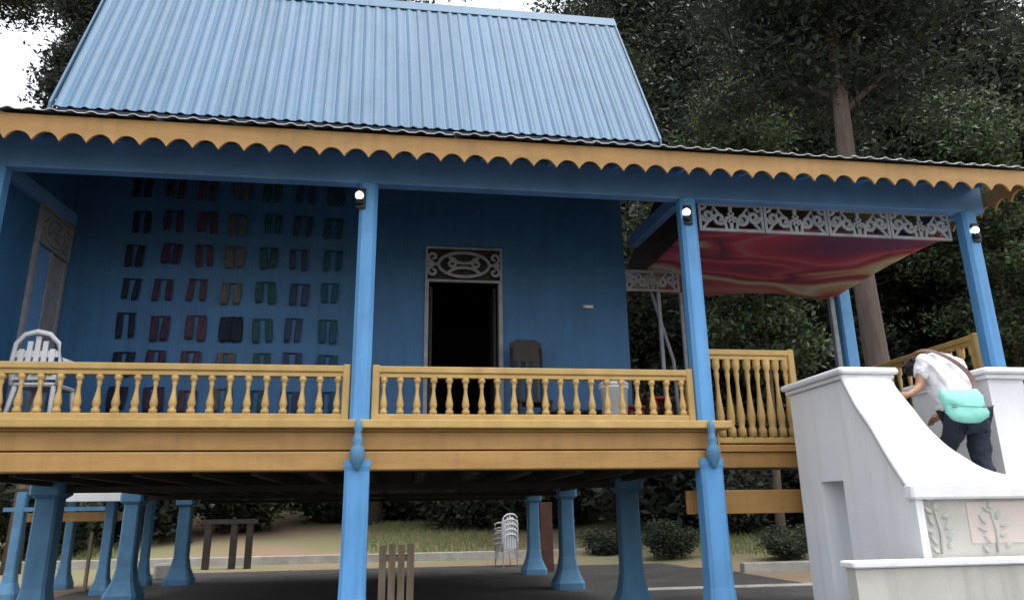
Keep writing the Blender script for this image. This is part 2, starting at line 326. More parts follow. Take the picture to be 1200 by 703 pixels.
# ---- fretwork
def spiral(cx, cy, r, a0, turns, sgn=1, n=18):
    return [(cx+r*(1-.8*t)*math.cos(a0+sgn*2*math.pi*turns*t), cy+r*(1-.8*t)*math.sin(a0+sgn*2*math.pi*turns*t)) for t in [i/n for i in range(n+1)]]
def arc(cx, cy, r, a0, a1, n=10, ry=None):
    return [(cx+r*math.cos(a0+(a1-a0)*i/n), cy+(ry or r)*math.sin(a0+(a1-a0)*i/n)) for i in range(n+1)]
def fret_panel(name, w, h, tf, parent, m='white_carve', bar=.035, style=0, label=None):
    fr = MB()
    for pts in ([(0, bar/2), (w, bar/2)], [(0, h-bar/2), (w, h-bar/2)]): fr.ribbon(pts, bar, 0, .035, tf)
    for u in (bar/2, w-bar/2): fr.ribbon([(u, bar+.001), (u, h-bar-.001)], bar, 0, .035, tf)
    o = fr.build(name, m, parent)
    sc = MB(); cx, cy = w/2, h/2; t = .046
    if style == 0:                         # long valance: mirrored scrolls round a flower
        r = h*.24
        for sg in (1, -1):
            sc.ribbon([(cx+sg*a, b) for a, b in spiral(w*.18, cy-.01, r, math.pi, 1.3)], t, .004, .028, tf)
            sc.ribbon([(cx+sg*a, b) for a, b in spiral(w*.36, cy+.02, r*.95, 0, 1.3, -1)], t, .005, .029, tf)
            sc.ribbon([(cx+sg*a, b) for a, b in [(w*.08, bar), (w*.10, cy-.05), (w*.27, h-bar-.01), (w*.3, cy), (w*.44, bar)]], t*.8, .003, .027, tf)
            sc.ribbon([(cx+sg*a, b) for a, b in arc(w*.44, h-bar, .05, math.pi, 2*math.pi)], t*.8, .003, .027, tf)
        for k in range(6):
            a = k*math.pi/3
            sc.ribbon([(cx+.012*math.cos(a), cy+.012*math.sin(a)), (cx+.045*math.cos(a), cy+.045*math.sin(a)), (cx+.075*math.cos(a), cy+.075*math.sin(a))], .03, .006+.0006*k, .03+.0006*k, tf)
        sc.ribbon([(cx, bar), (cx, cy-.07)], t, .002, .026, tf); sc.ribbon([(cx, cy+.07), (cx, h-bar)], t, .002, .026, tf)
    else:                                  # transom: oval with foliage and corner scrolls
        sc.ribbon(arc(cx, cy, w*.33, 0, 2*math.pi, 32, h*.34), t, .004, .028, tf)
        sc.ribbon(arc(cx, cy+h*.30, w*.20, math.pi*1.1, math.pi*1.9, 14, h*.26), t, .006, .030, tf)
        sc.ribbon(arc(cx, cy-h*.34, w*.22, math.pi*.1, math.pi*.9, 14, h*.26), t, .007, .031, tf)
        for sg in (1, -1):
            sc.ribbon([(cx+sg*a, b) for a, b in spiral(w*.16, cy+.02, h*.14, math.pi*.5, 1.2)], t*.9, .008, .032, tf)
            sc.ribbon([(cx+sg*a, b) for a, b in spiral(w*.40, cy+h*.2, h*.15, -math.pi*.5, 1.1)], t*.9, .003, .027, tf)
            sc.ribbon([(cx+sg*a, b) for a, b in spiral(w*.40, cy-h*.2, h*.15, math.pi*.5, 1.1, -1)], t*.9, .003, .027, tf)
            sc.ribbon([(cx+sg*w*.33, cy), (cx+sg*(w/2-bar), cy)], t, .002, .026, tf)
    sc.build('carved_scroll', m, o)
    return o
# porch valance: four fretwork panels hung under the front beam
pw = (7.76-4.17)/4
for k in range(4):
    x0 = 4.17+k*pw
    fret_panel('fretwork_panel', pw-.012, .385, lambda u, v, d, x0=x0: (x0+u, .07-d, 4.868+v), house)
# doorway
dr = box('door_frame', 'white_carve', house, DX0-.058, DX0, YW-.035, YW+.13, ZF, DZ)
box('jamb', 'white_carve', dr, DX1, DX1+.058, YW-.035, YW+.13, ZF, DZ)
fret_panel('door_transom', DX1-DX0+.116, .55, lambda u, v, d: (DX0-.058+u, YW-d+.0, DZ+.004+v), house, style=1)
box('transom_board', 'dark_wood', house, DX0-.05, DX1+.05, YW+.06, YW+.09, DZ+.01, 5.295)
# open door leaves inside
for sg, x in ((1, DX0+.02), (-1, DX1-.06)):
    box('door_leaf', 'dark_wood', house, x, x+.04, YW+.16, YW+.66, ZF+.02, DZ-.02)
# side doorway in the left wall (seen edge on)
sdr = box('side_door_frame', 'white_carve', house, -4.198, -4.15, 1.18, 1.25, ZF, 4.82)
box('jamb', 'white_carve', sdr, -4.198, -4.15, 2.0, 2.07, ZF, 4.82)
box('jamb', 'white_carve', sdr, -4.198, -4.155, 1.60, 1.64, ZF, 4.82)
box('pale_panel', 'white_carve', sdr, -4.199, -4.175, 1.18, 2.07, 4.83, 5.34)
fret_panel('side_transom', .89, .52, lambda u, v, d: (-4.172+d, 1.18+u, 4.825+v), house, style=1)
for k in range(2):
    d_ = box('door_leaf', 'blue_beam' if k == 0 else 'white_carve', house, -4.199, -4.17, 1.255+.39*k, 1.595+.40*k, ZF, 4.81)
# screen beside the house corner
fret_panel('screen_fretwork', .86, .34, lambda u, v, d: (3.81+u, YW+.04-d, 4.68+v), house)
for x in (4.30, 4.66):
    box('screen_post', 'white_carve', house, x, x+.05, YW+.01, YW+.06, ZF, 4.675)
MB().tube([(4.22, YW+.04, 4.66), (4.50, YW+.06, 3.6), (4.52, YW+.06, ZF)], [.03, .03, .03], 6).build('screen_post', 'white_carve', house)

# ---- roofs
def corr_sheet(name, A, B, C, D, ribs, amp, m, parent, thick=0.0):
    """corrugated sheet: A,B bottom left/right; C,D top right/left"""
    A, B, C, D = map(Vector, (A, B, C, D)); nrm = (B-A).cross(D-A).normalized(); n = ribs*8
    V = []; F = []
    rows = 5
    for j in range(rows):
        v = j/(rows-1)
        for i in range(n+1):
            u = i/n; ph = (i % 8)/8
            hgt = amp*(1 if ph in (.125, .25) else (.55 if ph in (0, .375) else (.04 if ph != .75 else .12)))
            V.append(tuple((A+(B-A)*u)*(1-v)+(D+(C-D)*u)*v+nrm*hgt))
    base = len(V)
    for i in range(n+1): V.append((V[i][0], V[i][1]-.002, V[i][2]-.010))
    for i in range(n): F.append((base+i, base+i+1, i+1, i))
    for j in range(rows-1):
        for i in range(n): F.append((j*(n+1)+i, j*(n+1)+i+1, (j+1)*(n+1)+i+1, (j+1)*(n+1)+i))
    o = MB().add(V, F).build(name, m, parent)
    return o
EZ, EY, RZ, RY = 6.665, 1.06, 10.58, 3.5
el_, er_, rl_, rr_ = -4.19, 4.09, -4.75, 4.28
roof = MB()
roof.add([(el_+.03, EY+.03, EZ-.06), (er_-.03, EY+.03, EZ-.06), (rr_-.03, RY, RZ-.09), (rl_+.03, RY, RZ-.09), (er_-.03, 2*RY-EY, EZ-.06), (el_+.03, 2*RY-EY, EZ-.06), (el_+.03, RY, EZ-.1), (er_-.03, RY, EZ-.1)],
         [(0, 1, 2, 3), (3, 2, 4, 5), (0, 3, 5, 6), (1, 7, 4, 2), (0, 6, 7, 1), (6, 5, 4, 7)])
roof = roof.build('roof', 'roof_dark', house)
NS = 12
for k in range(NS):
    a, b = k/NS, (k+1)/NS
    lp = lambda p, q, t: p+(q-p)*t
    dz = .004*(k % 2)
    corr_sheet('roof_sheet', (lp(el_, er_, a), EY, EZ+dz), (lp(el_, er_, b)+.02, EY, EZ+dz), (lp(rl_, rr_, b)+.02, RY, RZ+dz), (lp(rl_, rr_, a), RY, RZ+dz), 4, .024, 'roof_blue', roof)
MB().add([(er_, 2*RY-EY, EZ), (el_, 2*RY-EY, EZ), (rl_, RY, RZ), (rr_, RY, RZ)], [(0, 1, 2, 3)]).build('roof_back', 'roof_blue', roof)
box('eave_trim', 'roof_dark', roof, el_+.01, er_-.01, EY+.012, EY+.04, EZ-.20, EZ-.02)
MB().add([(rl_-.06, RY-.17, RZ-.21), (rr_+.06, RY-.17, RZ-.21), (rr_+.06, RY-.01, RZ+.07), (rl_-.06, RY-.01, RZ+.07), (rr_+.06, RY+.17, RZ-.21), (rl_-.06, RY+.17, RZ-.21)], [(0, 1, 2, 3), (3, 2, 4, 5), (0, 3, 5), (1, 4, 2)]).build('ridge_cap', 'roof_blue', roof)
for xa, xb, sg in ((el_, rl_, -1), (er_, rr_, 1)):           # rake boards
    MB().add([(xa+sg*.03, EY-.02, EZ-.10), (xb+sg*.03, RY, RZ-.14), (xb+sg*.03, RY, RZ+.05), (xa+sg*.03, EY-.02, EZ+.05), (xa+sg*.06, EY-.02, EZ-.10), (xb+sg*.06, RY, RZ-.14), (xb+sg*.06, RY, RZ+.05), (xa+sg*.06, EY-.02, EZ+.05)],
             [(3, 2, 1, 0), (4, 5, 6, 7), (0, 1, 5, 4), (1, 2, 6, 5), (2, 3, 7, 6), (3, 0, 4, 7)]).build('rake_board', 'roof_blue', roof)
# low rear roof behind the main one
MB().add([(-4.3, 5.0, 6.55), (4.0, 5.0, 6.55), (4.0, 11.8, 6.55), (-4.3, 11.8, 6.55), (-4.3, 8.4, 8.0), (4.0, 8.4, 8.0)], [(0, 1, 5, 4), (2, 3, 4, 5), (0, 4, 3), (1, 2, 5), (0, 3, 2, 1)]).build('rear_roof', 'roof_blue', house)
# verandah roof: shallow lean-to over the front, falling back over the porch
VY0, VZ0, SL = -.74, 5.565, .32
def vz(y): return VZ0+SL*(y-VY0)
vr = MB()
vr.add([(-6.4, VY0+.02, VZ0-.02), (4.3, VY0+.02, VZ0-.02), (4.3, YW+.02, vz(YW)-.02), (-6.4, YW+.02, vz(YW)-.02), (-6.4, VY0+.02, VZ0-.05), (4.3, VY0+.02, VZ0-.05), (4.3, YW+.02, vz(YW)-.05), (-6.4, YW+.02, vz(YW)-.05)],
       [(0, 1, 2, 3), (7, 6, 5, 4), (0, 4, 5, 1), (2, 6, 7, 3), (0, 3, 7, 4), (1, 5, 6, 2)])
PK = 1.5
vr.add([(4.3, VY0+.02, VZ0-.022), (8.3, VY0+.02, VZ0-.022), (8.3, PK, vz(PK)-.02), (4.3, PK, vz(PK)-.02), (8.3, 3.7, 5.5), (4.3, 3.7, 5.5)], [(0, 1, 2, 3), (3, 2, 4, 5)])
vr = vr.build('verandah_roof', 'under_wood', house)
nsh = 18; x0 = -6.4; wsh = (8.3-x0)/nsh
for k in range(nsh):
    a = x0+k*wsh; top = YW if a < 4.2 else PK
    corr_sheet('roof_sheet', (a, VY0-.065+.006*(k % 3), VZ0+.005*(k % 2)), (a+wsh+.02, VY0-.065+.006*(k % 3), VZ0+.005*(k % 2)), (a+wsh+.02, top, vz(top)), (a, top, vz(top)), 4, .022, 'roof_edge', vr)
for k in range(18):
    x = -6.2+k*.84
    r_ = MB(); y1 = YW if x < 4.2 else PK
    r_.add([(x-.03, VY0+.06, vz(VY0)-.16), (x+.03, VY0+.06, vz(VY0)-.16), (x+.03, y1-.01, vz(y1)-.18), (x-.03, y1-.01, vz(y1)-.18), (x-.03, VY0+.06, vz(VY0)-.055), (x+.03, VY0+.06, vz(VY0)-.055), (x+.03, y1-.01, vz(y1)-.055), (x-.03, y1-.01, vz(y1)-.055)],
        [(3, 2, 1, 0), (4, 5, 6, 7), (0, 1, 5, 4), (1, 2, 6, 5), (2, 3, 7, 6), (3, 0, 4, 7)])
    r_.build('rafter', 'blue_beam', vr)
# scalloped yellow eave boards
PIT = .2672
def eave_board(x0, nsc, y, ztop, h, cut, name='eave_board'):
    top = []; bot = []
    for k in range(nsc):
        for i in range(10):
            u = i/10; top.append(x0+(k+u)*PIT)
            c_ = max(0.0, 1-abs(2*u-1)**2.3)          # arch between two points
            bot.append(ztop-h+cut*(c_ if 0 < u < 1 else 0)+random.uniform(-.002, .002))
    top.append(x0+nsc*PIT); bot.append(ztop-h)
    n_ = len(top); V = []
    for yy in (y, y+.028):
        V += [(x, yy, ztop) for x in top]; V += [(x, yy, b) for x, b in zip(top, bot)]
    F = []
    for i in range(n_-1):
        F.append((i+1, i, n_+i, n_+i+1)); F.append((2*n_+i, 2*n_+i+1, 3*n_+i+1, 3*n_+i))
        F.append((i, i+1, 2*n_+i+1, 2*n_+i)); F.append((n_+i+1, n_+i, 3*n_+i, 3*n_+i+1))
    F.append((0, 2*n_, 3*n_, n_)); F.append((n_-1, 2*n_-1, 4*n_-1, 3*n_-1))
    return MB().add(V, F).build(name, 'yellow', house)
x = -6.4
for k, nn in enumerate((14, 14, 14, 13)):
    eave_board(x+.003, nn, -.735-.001*(k % 2), 5.548, .293, .10); x += nn*PIT
XE = x
# side eave board at the right end
so = eave_board(0, 8, 0, 5.548, .293, .10); so.rotation_euler = (0, 0, R(90)); so.location = (XE+.03, -.70, 0)

# ------------------------------------------------------------------ railings
BAL = [(.040, 0), (.040, .05), (.026, .065), (.034, .09), (.040, .13), (.030, .19), (.019, .27), (.017, .33), (.026, .38), (.020, .40), (.038, .42), (.038, .47)]
def railing(x0, x1, y, zb, zt, label, n, group=None, m='yellow_rail', bal_w=1.12, end=(1, 1), bs=1.0, zoff=0, rz=0, origin=None):
    r = empty('railing', origin or ((x0+x1)/2, y, zb), rz); tag(r, label, 'railing', group)
    L = x1-x0; h = zt-zb
    MB().box(-L/2, L/2, -.055, .055, h-.075, h, .012).build('top_rail', m, r)
    MB().box(-L/2, L/2, -.035, .035, h-.125, h-.078, .004).build('top_rail', m, r)
    MB().box(-L/2, L/2, -.045, .045, .0, .07, .01).build('bottom_rail', m, r)
    hh = h-.125-.07
    me = None
    for k in range(n):
        u = -L/2+L*(k+.5)/n
        if me is None:
            o = MB().lathe([(rr*bal_w, z/.47*hh) for rr, z in BAL], n=8).build('baluster', m, r); me = o.data
        else:
            o = bpy.data.objects.new('baluster', me); col.objects.link(o); o.parent = r
        o.location = (u, 0, .07); o.rotation_euler = (random.uniform(-.01, .01), random.uniform(-.012, .012), random.uniform(0, .4))
    for e, u in zip(end, (-L/2, L/2)):
        if e: MB().box(u-.04, u+.04, -.06, .06, -.02, h+.012, .008).build('end_post', m, r)
    return r
railing(-6.3, XA-.11, .0, 2.43, 3.035, 'yellow turned-baluster railing running past the carved side door of the verandah', 11, end=(0, 1))
railing(XA+.13, XB-.16, .0, 2.43, 3.035, 'yellow turned-baluster railing below the wall of hanging cloths', 20)
railing(XB+.16, XC-.15, .0, 2.43, 3.035, 'yellow turned-baluster railing in front of the dark open doorway', 20)
railing(XC+.18, 5.36, .37, 2.21, 3.38, 'taller yellow railing between the corner post and the white stair', 9, bal_w=1.35)
railing(-1.4, 1.4, 0, ZF, 3.62, 'yellow railing along the open side of the porch behind the climbing person', 13, bal_w=1.35, rz=R(90), origin=(XD+.02, 1.62, ZF-.0))

# ------------------------------------------------------------------ lamps
def post_lamp(x, z, label):
    t = tag(empty('post_lamp', (x, -.16, z)), label, 'lamp')
    MB().box(-.035, .075, .0, .03, -.16, .10, .008).build('bracket', 'black', t)
    MB().lathe([(.035, -.12), (.05, -.10), (.05, -.06), (.03, -.05)], n=12).build('socket', 'black', t)
    MB().ball((0, 0, 0), .048, 14).build('bulb', 'bulb', t)
post_lamp(XA-.10, 4.92, 'white round lamp on the post by the carved side door')
post_lamp(XB-.105, 5.045, 'white round lamp on the post between the hanging cloths and the doorway')
post_lamp(XC-.055, 5.02, 'white round lamp on the corner post beside the fretwork valance')
post_lamp(XD-.01, 4.95, 'white round lamp on the porch post at the far end of the fretwork valance')
t = tag(empty('wall_lamp', (3.18, YW-.002, 4.39)), 'small pale oblong lamp fixed on the blue wall right of the doorway', 'lamp')
MB().box(-.09, .09, -.03, 0, -.03, .03, .006).build('base_plate', 'white_carve', t)
MB().tube([(-.07, -.05, 0), (.07, -.05, 0)], .025, 10).build('tube_cover', 'white_plastic', t)

# ------------------------------------------------------------------ cloth pairs hung on the wall
def strip(w, h, seed):
    r_ = random.Random(seed); V = []; nx, nz_ = 5, 7
    for s in (0, 1):
        for j in range(nz_):
            for i in range(nx):
                u = i/(nx-1)-.5; v = j/(nz_-1)
                V.append((u*w*(1+.18*math.sin(v*3)), -.012-.014*math.sin(u*9+v*2+seed)-.01*v-(.006 if s == 0 else 0), -v*h+(.01*math.sin(u*7) if j == nz_-1 else 0)))
    F = []; N = nx*nz_
    for j in range(nz_-1):
        for i in range(nx-1):
            a = j*nx+i; F.append((a, a+1, a+nx+1, a+nx)); F.append((N+a+nx, N+a+nx+1, N+a+1, N+a))
    for i in range(nx-1):
        F.append((i+1, i, N+i, N+i+1)); b = (nz_-1)*nx+i; F.append((b, b+1, N+b+1, N+b))
    for j in range(nz_-1):
        a = j*nx; F.append((a, a+nx, N+a+nx, N+a)); a += nx-1; F.append((a+nx, a, N+a, N+a+nx))
    return MB().add(V, F, True)
ords = ['second row below the rail top', 'row behind the rail top', 'first row above the rail top', 'second row above the rail top', 'third row above the rail top', 'fourth row above the rail top', 'fifth row above the rail top']
for rw in range(7):
    z = 3.98+(rw-2)*.512
    for c_, (cn, _) in enumerate(HC):
        x = -3.29+.448*c_
        big = (rw == 2 and c_ in (3,)); mm = 'cloth_'+('navy' if big else cn); nm = 'bulky black' if big else {'navy': 'navy'}.get(cn, cn)
        t = tag(empty('hanging_cloth_pair', (x+random.uniform(-.03, .03), YW-.012, z+.14+random.uniform(-.025, .025))), f'{nm} hanging cloth pair on the blue wall, {ords[rw]}', 'wall hanging', 'cloth pairs hung in rows on the blue wall')
        MB().box(-.105-.03*random.random(), .105+.03*random.random(), -.022, .0, -.007, .007, .002).build('hanging_bar', mm if cn != 'mustard' else 'cloth_mustard', t)
        w = .135 if big else random.uniform(.07, .095); t.rotation_euler = (0, random.uniform(-.05, .05), 0)
        for sg in (-1, 1):
            s_ = strip(w, .31+(.03 if rw == 2 else 0)+random.uniform(-.02, .02), rw*7+c_+sg*.5).build('cloth_strip', mm, t); s_.location = (sg*random.uniform(.07, .09), -.004, 0); s_.rotation_euler = (0, random.uniform(-.07, .07), 0)

# ------------------------------------------------------------------ porch ceiling cloth
V = []; nx, ny = 40, 26
for j in range(ny):
    for i in range(nx):
        u, v = i/(nx-1), j/(ny-1); x = 4.15+u*3.72; y = .26+v*2.9
        sag = .05*math.sin(math.pi*u*2)**2*math.sin(math.pi*v)+.05*v**3*(math.sin(math.pi*u*1.5)**2)
        V.append((x, y, 5.02-sag-.015*math.sin(9*u+5*v)))
F = [(j*nx+i+nx, j*nx+i+nx+1, j*nx+i+1, j*nx+i) for j in range(ny-1) for i in range(nx-1)]
bn = MB().add(V, F, True).build('ceiling_cloth', 'banner')
md = bn.modifiers.new('thick', 'SOLIDIFY'); md.thickness = .006
tag(bn, 'red and yellow printed cloth stretched across the porch ceiling', 'cloth')

# ------------------------------------------------------------------ furniture on the verandah
def plastic_chair(m):
    t = empty('plastic_chair')
    mb = MB(); mb.box(-.23, .23, -.22, .22, .40, .435, .02); mb.build('seat', m, t)
    for sx in (-1, 1):
        MB().tube([(sx*.20, -.19, .40), (sx*.25, -.24, 0)], [.028, .02], 8).build('leg', m, t)
        MB().tube([(sx*.20, .19, .40), (sx*.24, .27, 0)], [.028, .02], 8).build('leg', m, t)
        MB().tube([(sx*.235, -.21, .41), (sx*.27, -.2, .60), (sx*.27, -.02, .635), (sx*.25, .2, .64)], [.02, .022, .024, .022], 8).build('armrest', m, t)
    bk = MB()
    ar = [(-.24, .2, .41), (-.255, .235, .62), (-.22, .26, .78), (-.13, .275, .86), (0, .28, .885), (.13, .275, .86), (.22, .26, .78), (.255, .235, .62), (.24, .2, .41)]
    bk.tube(ar, .024, 8)
    for k in range(-2, 3):
        top = .87-.035*abs(k)-.012*k*k
        bk.box(k*.08-.027, k*.08+.027, .235, .25, .50, top-.02)
    bk.box(-.23, .23, .225, .2345, .66, .72); bk.box(-.23, .23, .215, .2245, .46, .52)
    bk.build('backrest', m, t)
    return t
ch = plastic_chair('white_plastic'); ch.location = (-3.6, .75, ZF); ch.rotation_euler = (0, 0, R(175)); ch.scale = (1.05, 1.05, 1.26)
tag(ch, 'white plastic armchair with arched back behind the railing by the side door', 'chair')
for k in range(5):
    c2 = copy_tree(ch); c2.location = (3.55, 14.0, .004+.14*k); c2.rotation_euler = (0, 0, R(200)); c2.scale = (1, 1, 1)
    tag(c2, 'white plastic armchair in the stack standing under the house behind the pillars', 'chair', 'white chairs stacked beyond the pillars')
def wooden_chair(loc, rz, label):
    t = tag(empty('wooden_chair', loc, rz), label, 'chair')
    MB().box(-.23, .23, -.22, .22, .42, .46, .01).build('seat', 'dark_wood', t)
    for sx in (-1, 1):
        MB().box(sx*.2-.02, sx*.2+.02, -.21, -.17, 0, .418).build('leg', 'dark_wood', t)
        MB().tube([(sx*.2, .2, 0), (sx*.2, .2, .45), (sx*.2, .25, 1.16)], .024, 6).build('leg', 'dark_wood', t)
    bk = MB(); bk.add([(-.22, .22, .98), (.22, .22, .98), (.22, .26, 1.22), (.14, .265, 1.27), (-.14, .265, 1.27), (-.22, .26, 1.22)]+[(-.22, .25, .98), (.22, .25, .98), (.22, .29, 1.22), (.14, .295, 1.27), (-.14, .295, 1.27), (-.22, .29, 1.22)],
        [(0, 1, 2, 3, 4, 5), (11, 10, 9, 8, 7, 6)]+[(i, (i+1) % 6, (i+1) % 6+6, i+6) for i in range(6)])
    bk.build('back_panel', 'dark_wood', t)
    for k in (-1, 0, 1): MB().box(k*.11-.025, k*.11+.025, .21, .23, .462, .99).build('back_slat', 'dark_wood', t)
    return t
wooden_chair((2.2, 1.55, ZF), R(5), 'dark wooden chair with a high solid back to the right of the doorway').scale = (1.05, 1, 1.14)
t = tag(empty('bin', (3.2, 1.0, ZF)), 'white tapered bin behind the railing near the corner post', 'bin')
MB().lathe([(.15, 0), (.155, .02), (.185, .60), (.2, .61), (.2, .64), (.18, .64)], n=20).build('body', 'white_plastic', t)
MB().lathe([(.20, .645), (.205, .67), (.15, .72), (.05, .74)], n=20).build('lid', 'white_plastic', t)
def stool(loc, label):
    t = tag(empty('stool', loc), label, 'stool')
    MB().lathe([(.15, .42), (.16, .44), (.15, .46), (.02, .462)], n=16).build('seat', 'red_plastic', t)
    for k in range(4):
        a = R(45+90*k); MB().tube([(.11*math.cos(a), .11*math.sin(a), .425), (.18*math.cos(a), .18*math.sin(a), 0)], [.03, .022], 6).build('leg', 'red_plastic', t)
stool((3.62, 1.5, ZF), 'red plastic stool behind the railing, just right of the white bin')
stool((3.72, .72, ZF), 'red plastic stool right behind the corner post')
t = tag(empty('low_table', (2.72, 1.5, ZF)), 'low dark wooden table against the blue wall beside the bin', 'table')
MB().box(-.42, .42, -.25, .25, .34, .38, .008).build('tabletop', 'dark_wood', t)
for sx in (-1, 1):
    for sy in (-1, 1): MB().box(sx*.36-.03, sx*.36+.03, sy*.2-.03, sy*.2+.03, 0, .338).build('leg', 'dark_wood', t)

# ------------------------------------------------------------------ things under the house
t = tag(empty('slatted_crate', (.44, 1.6, .004)), 'upright slatted wooden crate standing beside the blue pillar under the floor', 'crate')
for y in (-.16, .16):
    for k in range(4): MB().box(-.215+k*.115, -.130+k*.115, y-.011, y+.011, 0, 1.06+.01*(k % 2)).build('slat', 'tan_wood', t)
    for z in (.12, .88): MB().box(-.215, .215, y+.013-(.05 if y > 0 else 0), y+.037-(.05 if y > 0 else 0), z, z+.07).build('crossbar', 'tan_wood', t)
for sx in (-1, 1): MB().box(sx*.205-.01, sx*.205+.01, -.12, .12, .125, .18).build('side_bar', 'tan_wood', t)
t = tag(empty('leaning_board', (4.28, 11.5, .004)), 'red brown board leaning upright against the rear blue pillar', 'board')
o = MB().box(-.16, .16, -.02, .02, 0, 1.72, .004).build('board_panel', 'red_brown', t)
t.rotation_euler = (R(-3), 0, 0)
t = tag(empty('timber_frame', (-4.55, 15.9, 0)), 'dark timber trestle standing on the ground beyond the house', 'trestle')
for x in (-.65, .1, .55): MB().box(x-.09, x+.09, -.09, .09, -.02, 1.28).build('upright', 'dark_wood', t)
MB().box(-.85, .75, -.11, .11, 1.285, 1.42).build('crossbeam', 'dark_wood', t)
# blue-posted side deck at the left behind the house
t = tag(empty('side_deck', (-6.2, 8.2, 0)), 'small blue-posted deck with white edge beam behind the left pillars', 'deck')
for x, y in ((-.8, 0), (.75, .4), (-.7, 2.2), (.9, 2.4)):
    o = MB().loft(post_profile(.09, 0, 2, .02, [(0, 2.0), (.1, 2.0), (.3, 1.3), (.55, 1.0), (2.0, 1.0)]), True, False).build('deck_post', 'blue_pillar', t); o.location = (x, y, 0)
MB().box(.05, 1.15, -.12, -.02, 1.80, 1.96, .006).build('edge_beam', 'white_wall', t)
MB().box(-1.15, 1.2, .0, 2.6, 2.002, 2.06).build('deck_floor', 'under_wood', t)
MB().box(-1.1, 1.2, .48, .52, 1.42, 1.60, .004).build('tie_board', 'yellow', t)
MB().box(-1.1, .8, -.08, -.04, 1.62, 1.70, .004).build('cross_rail', 'blue_pillar', t)
MB().box(.1, .16, 1.2, 1.26, 0, 1.2).build('prop', 'tan_wood', t); MB().box(.36, .42, 1.2, 1.26, 0, 1.2).build('prop', 'tan_wood', t)
t = tag(empty('stone_block', (-5.2, 12.4, 0)), 'pale stone block lying on the ground behind the left pillars', 'block')
MB().box(-.35, .35, -.2, .2, -.02, .38, .05).build('block_body', 'curb', t)

# ------------------------------------------------------------------ white masonry stair
st = tag(empty('masonry_stair', (6.2, -.8, 0)), 'white masonry stair with swept parapets leading up to the porch', 'stair')
def sbox(name, m, *a, b=0.0):
    o = MB().box(*a, b=b).build(name, m, st); o.location = (-6.2, .8, 0); return o
def sput(mbx, name, m, parent=None):
    o = mbx.build(name, m, parent or st)
    if parent is None: o.location = (-6.2, .8, 0)
    return o
def cr(P, n=6):
    P = [np.array(q, float) for q in P]; out = []
    for i in range(len(P)-1):
        p0, p1, p2, p3 = P[max(i-1, 0)], P[i], P[i+1], P[min(i+2, len(P)-1)]
        for k in range(n):
            t_ = k/n; out.append(.5*((2*p1)+(-p0+p2)*t_+(2*p0-5*p1+4*p2-p3)*t_**2+(-p0+3*p1-3*p2+p3)*t_**3))
    out.append(P[-1]); return out
XL = 5.10
Lc = cr([(XL, -1.15, 2.83), (XL, -1.24, 2.66), (XL, -1.36, 2.46), (XL, -1.52, 2.26), (XL, -1.70, 1.98), (XL, -1.86, 1.76), (XL, -1.97, 1.62)])
Rc = cr([(5.62, -1.15, 2.83), (5.63, -1.24, 2.64), (5.70, -1.34, 2.42), (5.80, -1.44, 2.16), (6.0, -1.52, 1.93), (6.4, -1.60, 1.72), (7.6, -1.65, 1.60)])
mb = MB()                                            # side wall under the sweep with a tall niche
def wallseg(y0, y1, z0, z1, z0b=None, z1b=None, x1=5.6, x0=XL):
    z0b = z0 if z0b is None else z0b; z1b = z1 if z1b is None else z1b
    mb.add([(x0, y0, z0), (x1, y0, z0), (x1, y1, z0b), (x0, y1, z0b), (x0, y0, z1), (x1, y0, z1), (x1, y1, z1b), (x0, y1, z1b)],
           [(3, 2, 1, 0), (4, 5, 6, 7), (0, 1, 5, 4), (1, 2, 6, 5), (2, 3, 7, 6), (3, 0, 4, 7)])
wallseg(-.44, .0, -.02, 2.74); wallseg(-.88, -.44, 1.71, 2.74); wallseg(-1.15, -.88, -.02, 2.74)
wallseg(-.88, -.44, -.02, 1.71, x0=5.42)
for a, b in zip(Lc[:-1], Lc[1:]):
    if a[1] > -1.93: wallseg(max(b[1], -1.93), a[1], -.02, b[2]-.07, -.02, a[2]-.07)
sput(mb, 'parapet_wall', 'white_wall')
mb = MB(); rings = []
for a, b in zip(Lc, Rc):
    q = [a+(b-a)*k/6 for k in range(7)]
    q = [v+np.array([0, 0, .025*math.sin(math.pi*k/6)]) for k, v in enumerate(q)]
    a2 = a+np.array([-.045, -.0, -.015]); a3 = a2+np.array([0, 0, -.075]); a4 = a+np.array([.02, 0, -.10]); b3 = b+np.array([0, 0, -.9])
    rings.append([tuple(v) for v in [a4, a3, a2]+q+[b3]])
mb.loft(rings, True, True); sput(mb, 'swept_coping', 'white_wall')
sbox('pillar_cap', 'white_wall', XL-.04, 5.66, -1.19, .03, 2.745, 2.79, b=.008)
sbox('pillar_cap', 'white_wall', XL-.085, 5.70, -1.235, .06, 2.792, 2.86, b=.02)
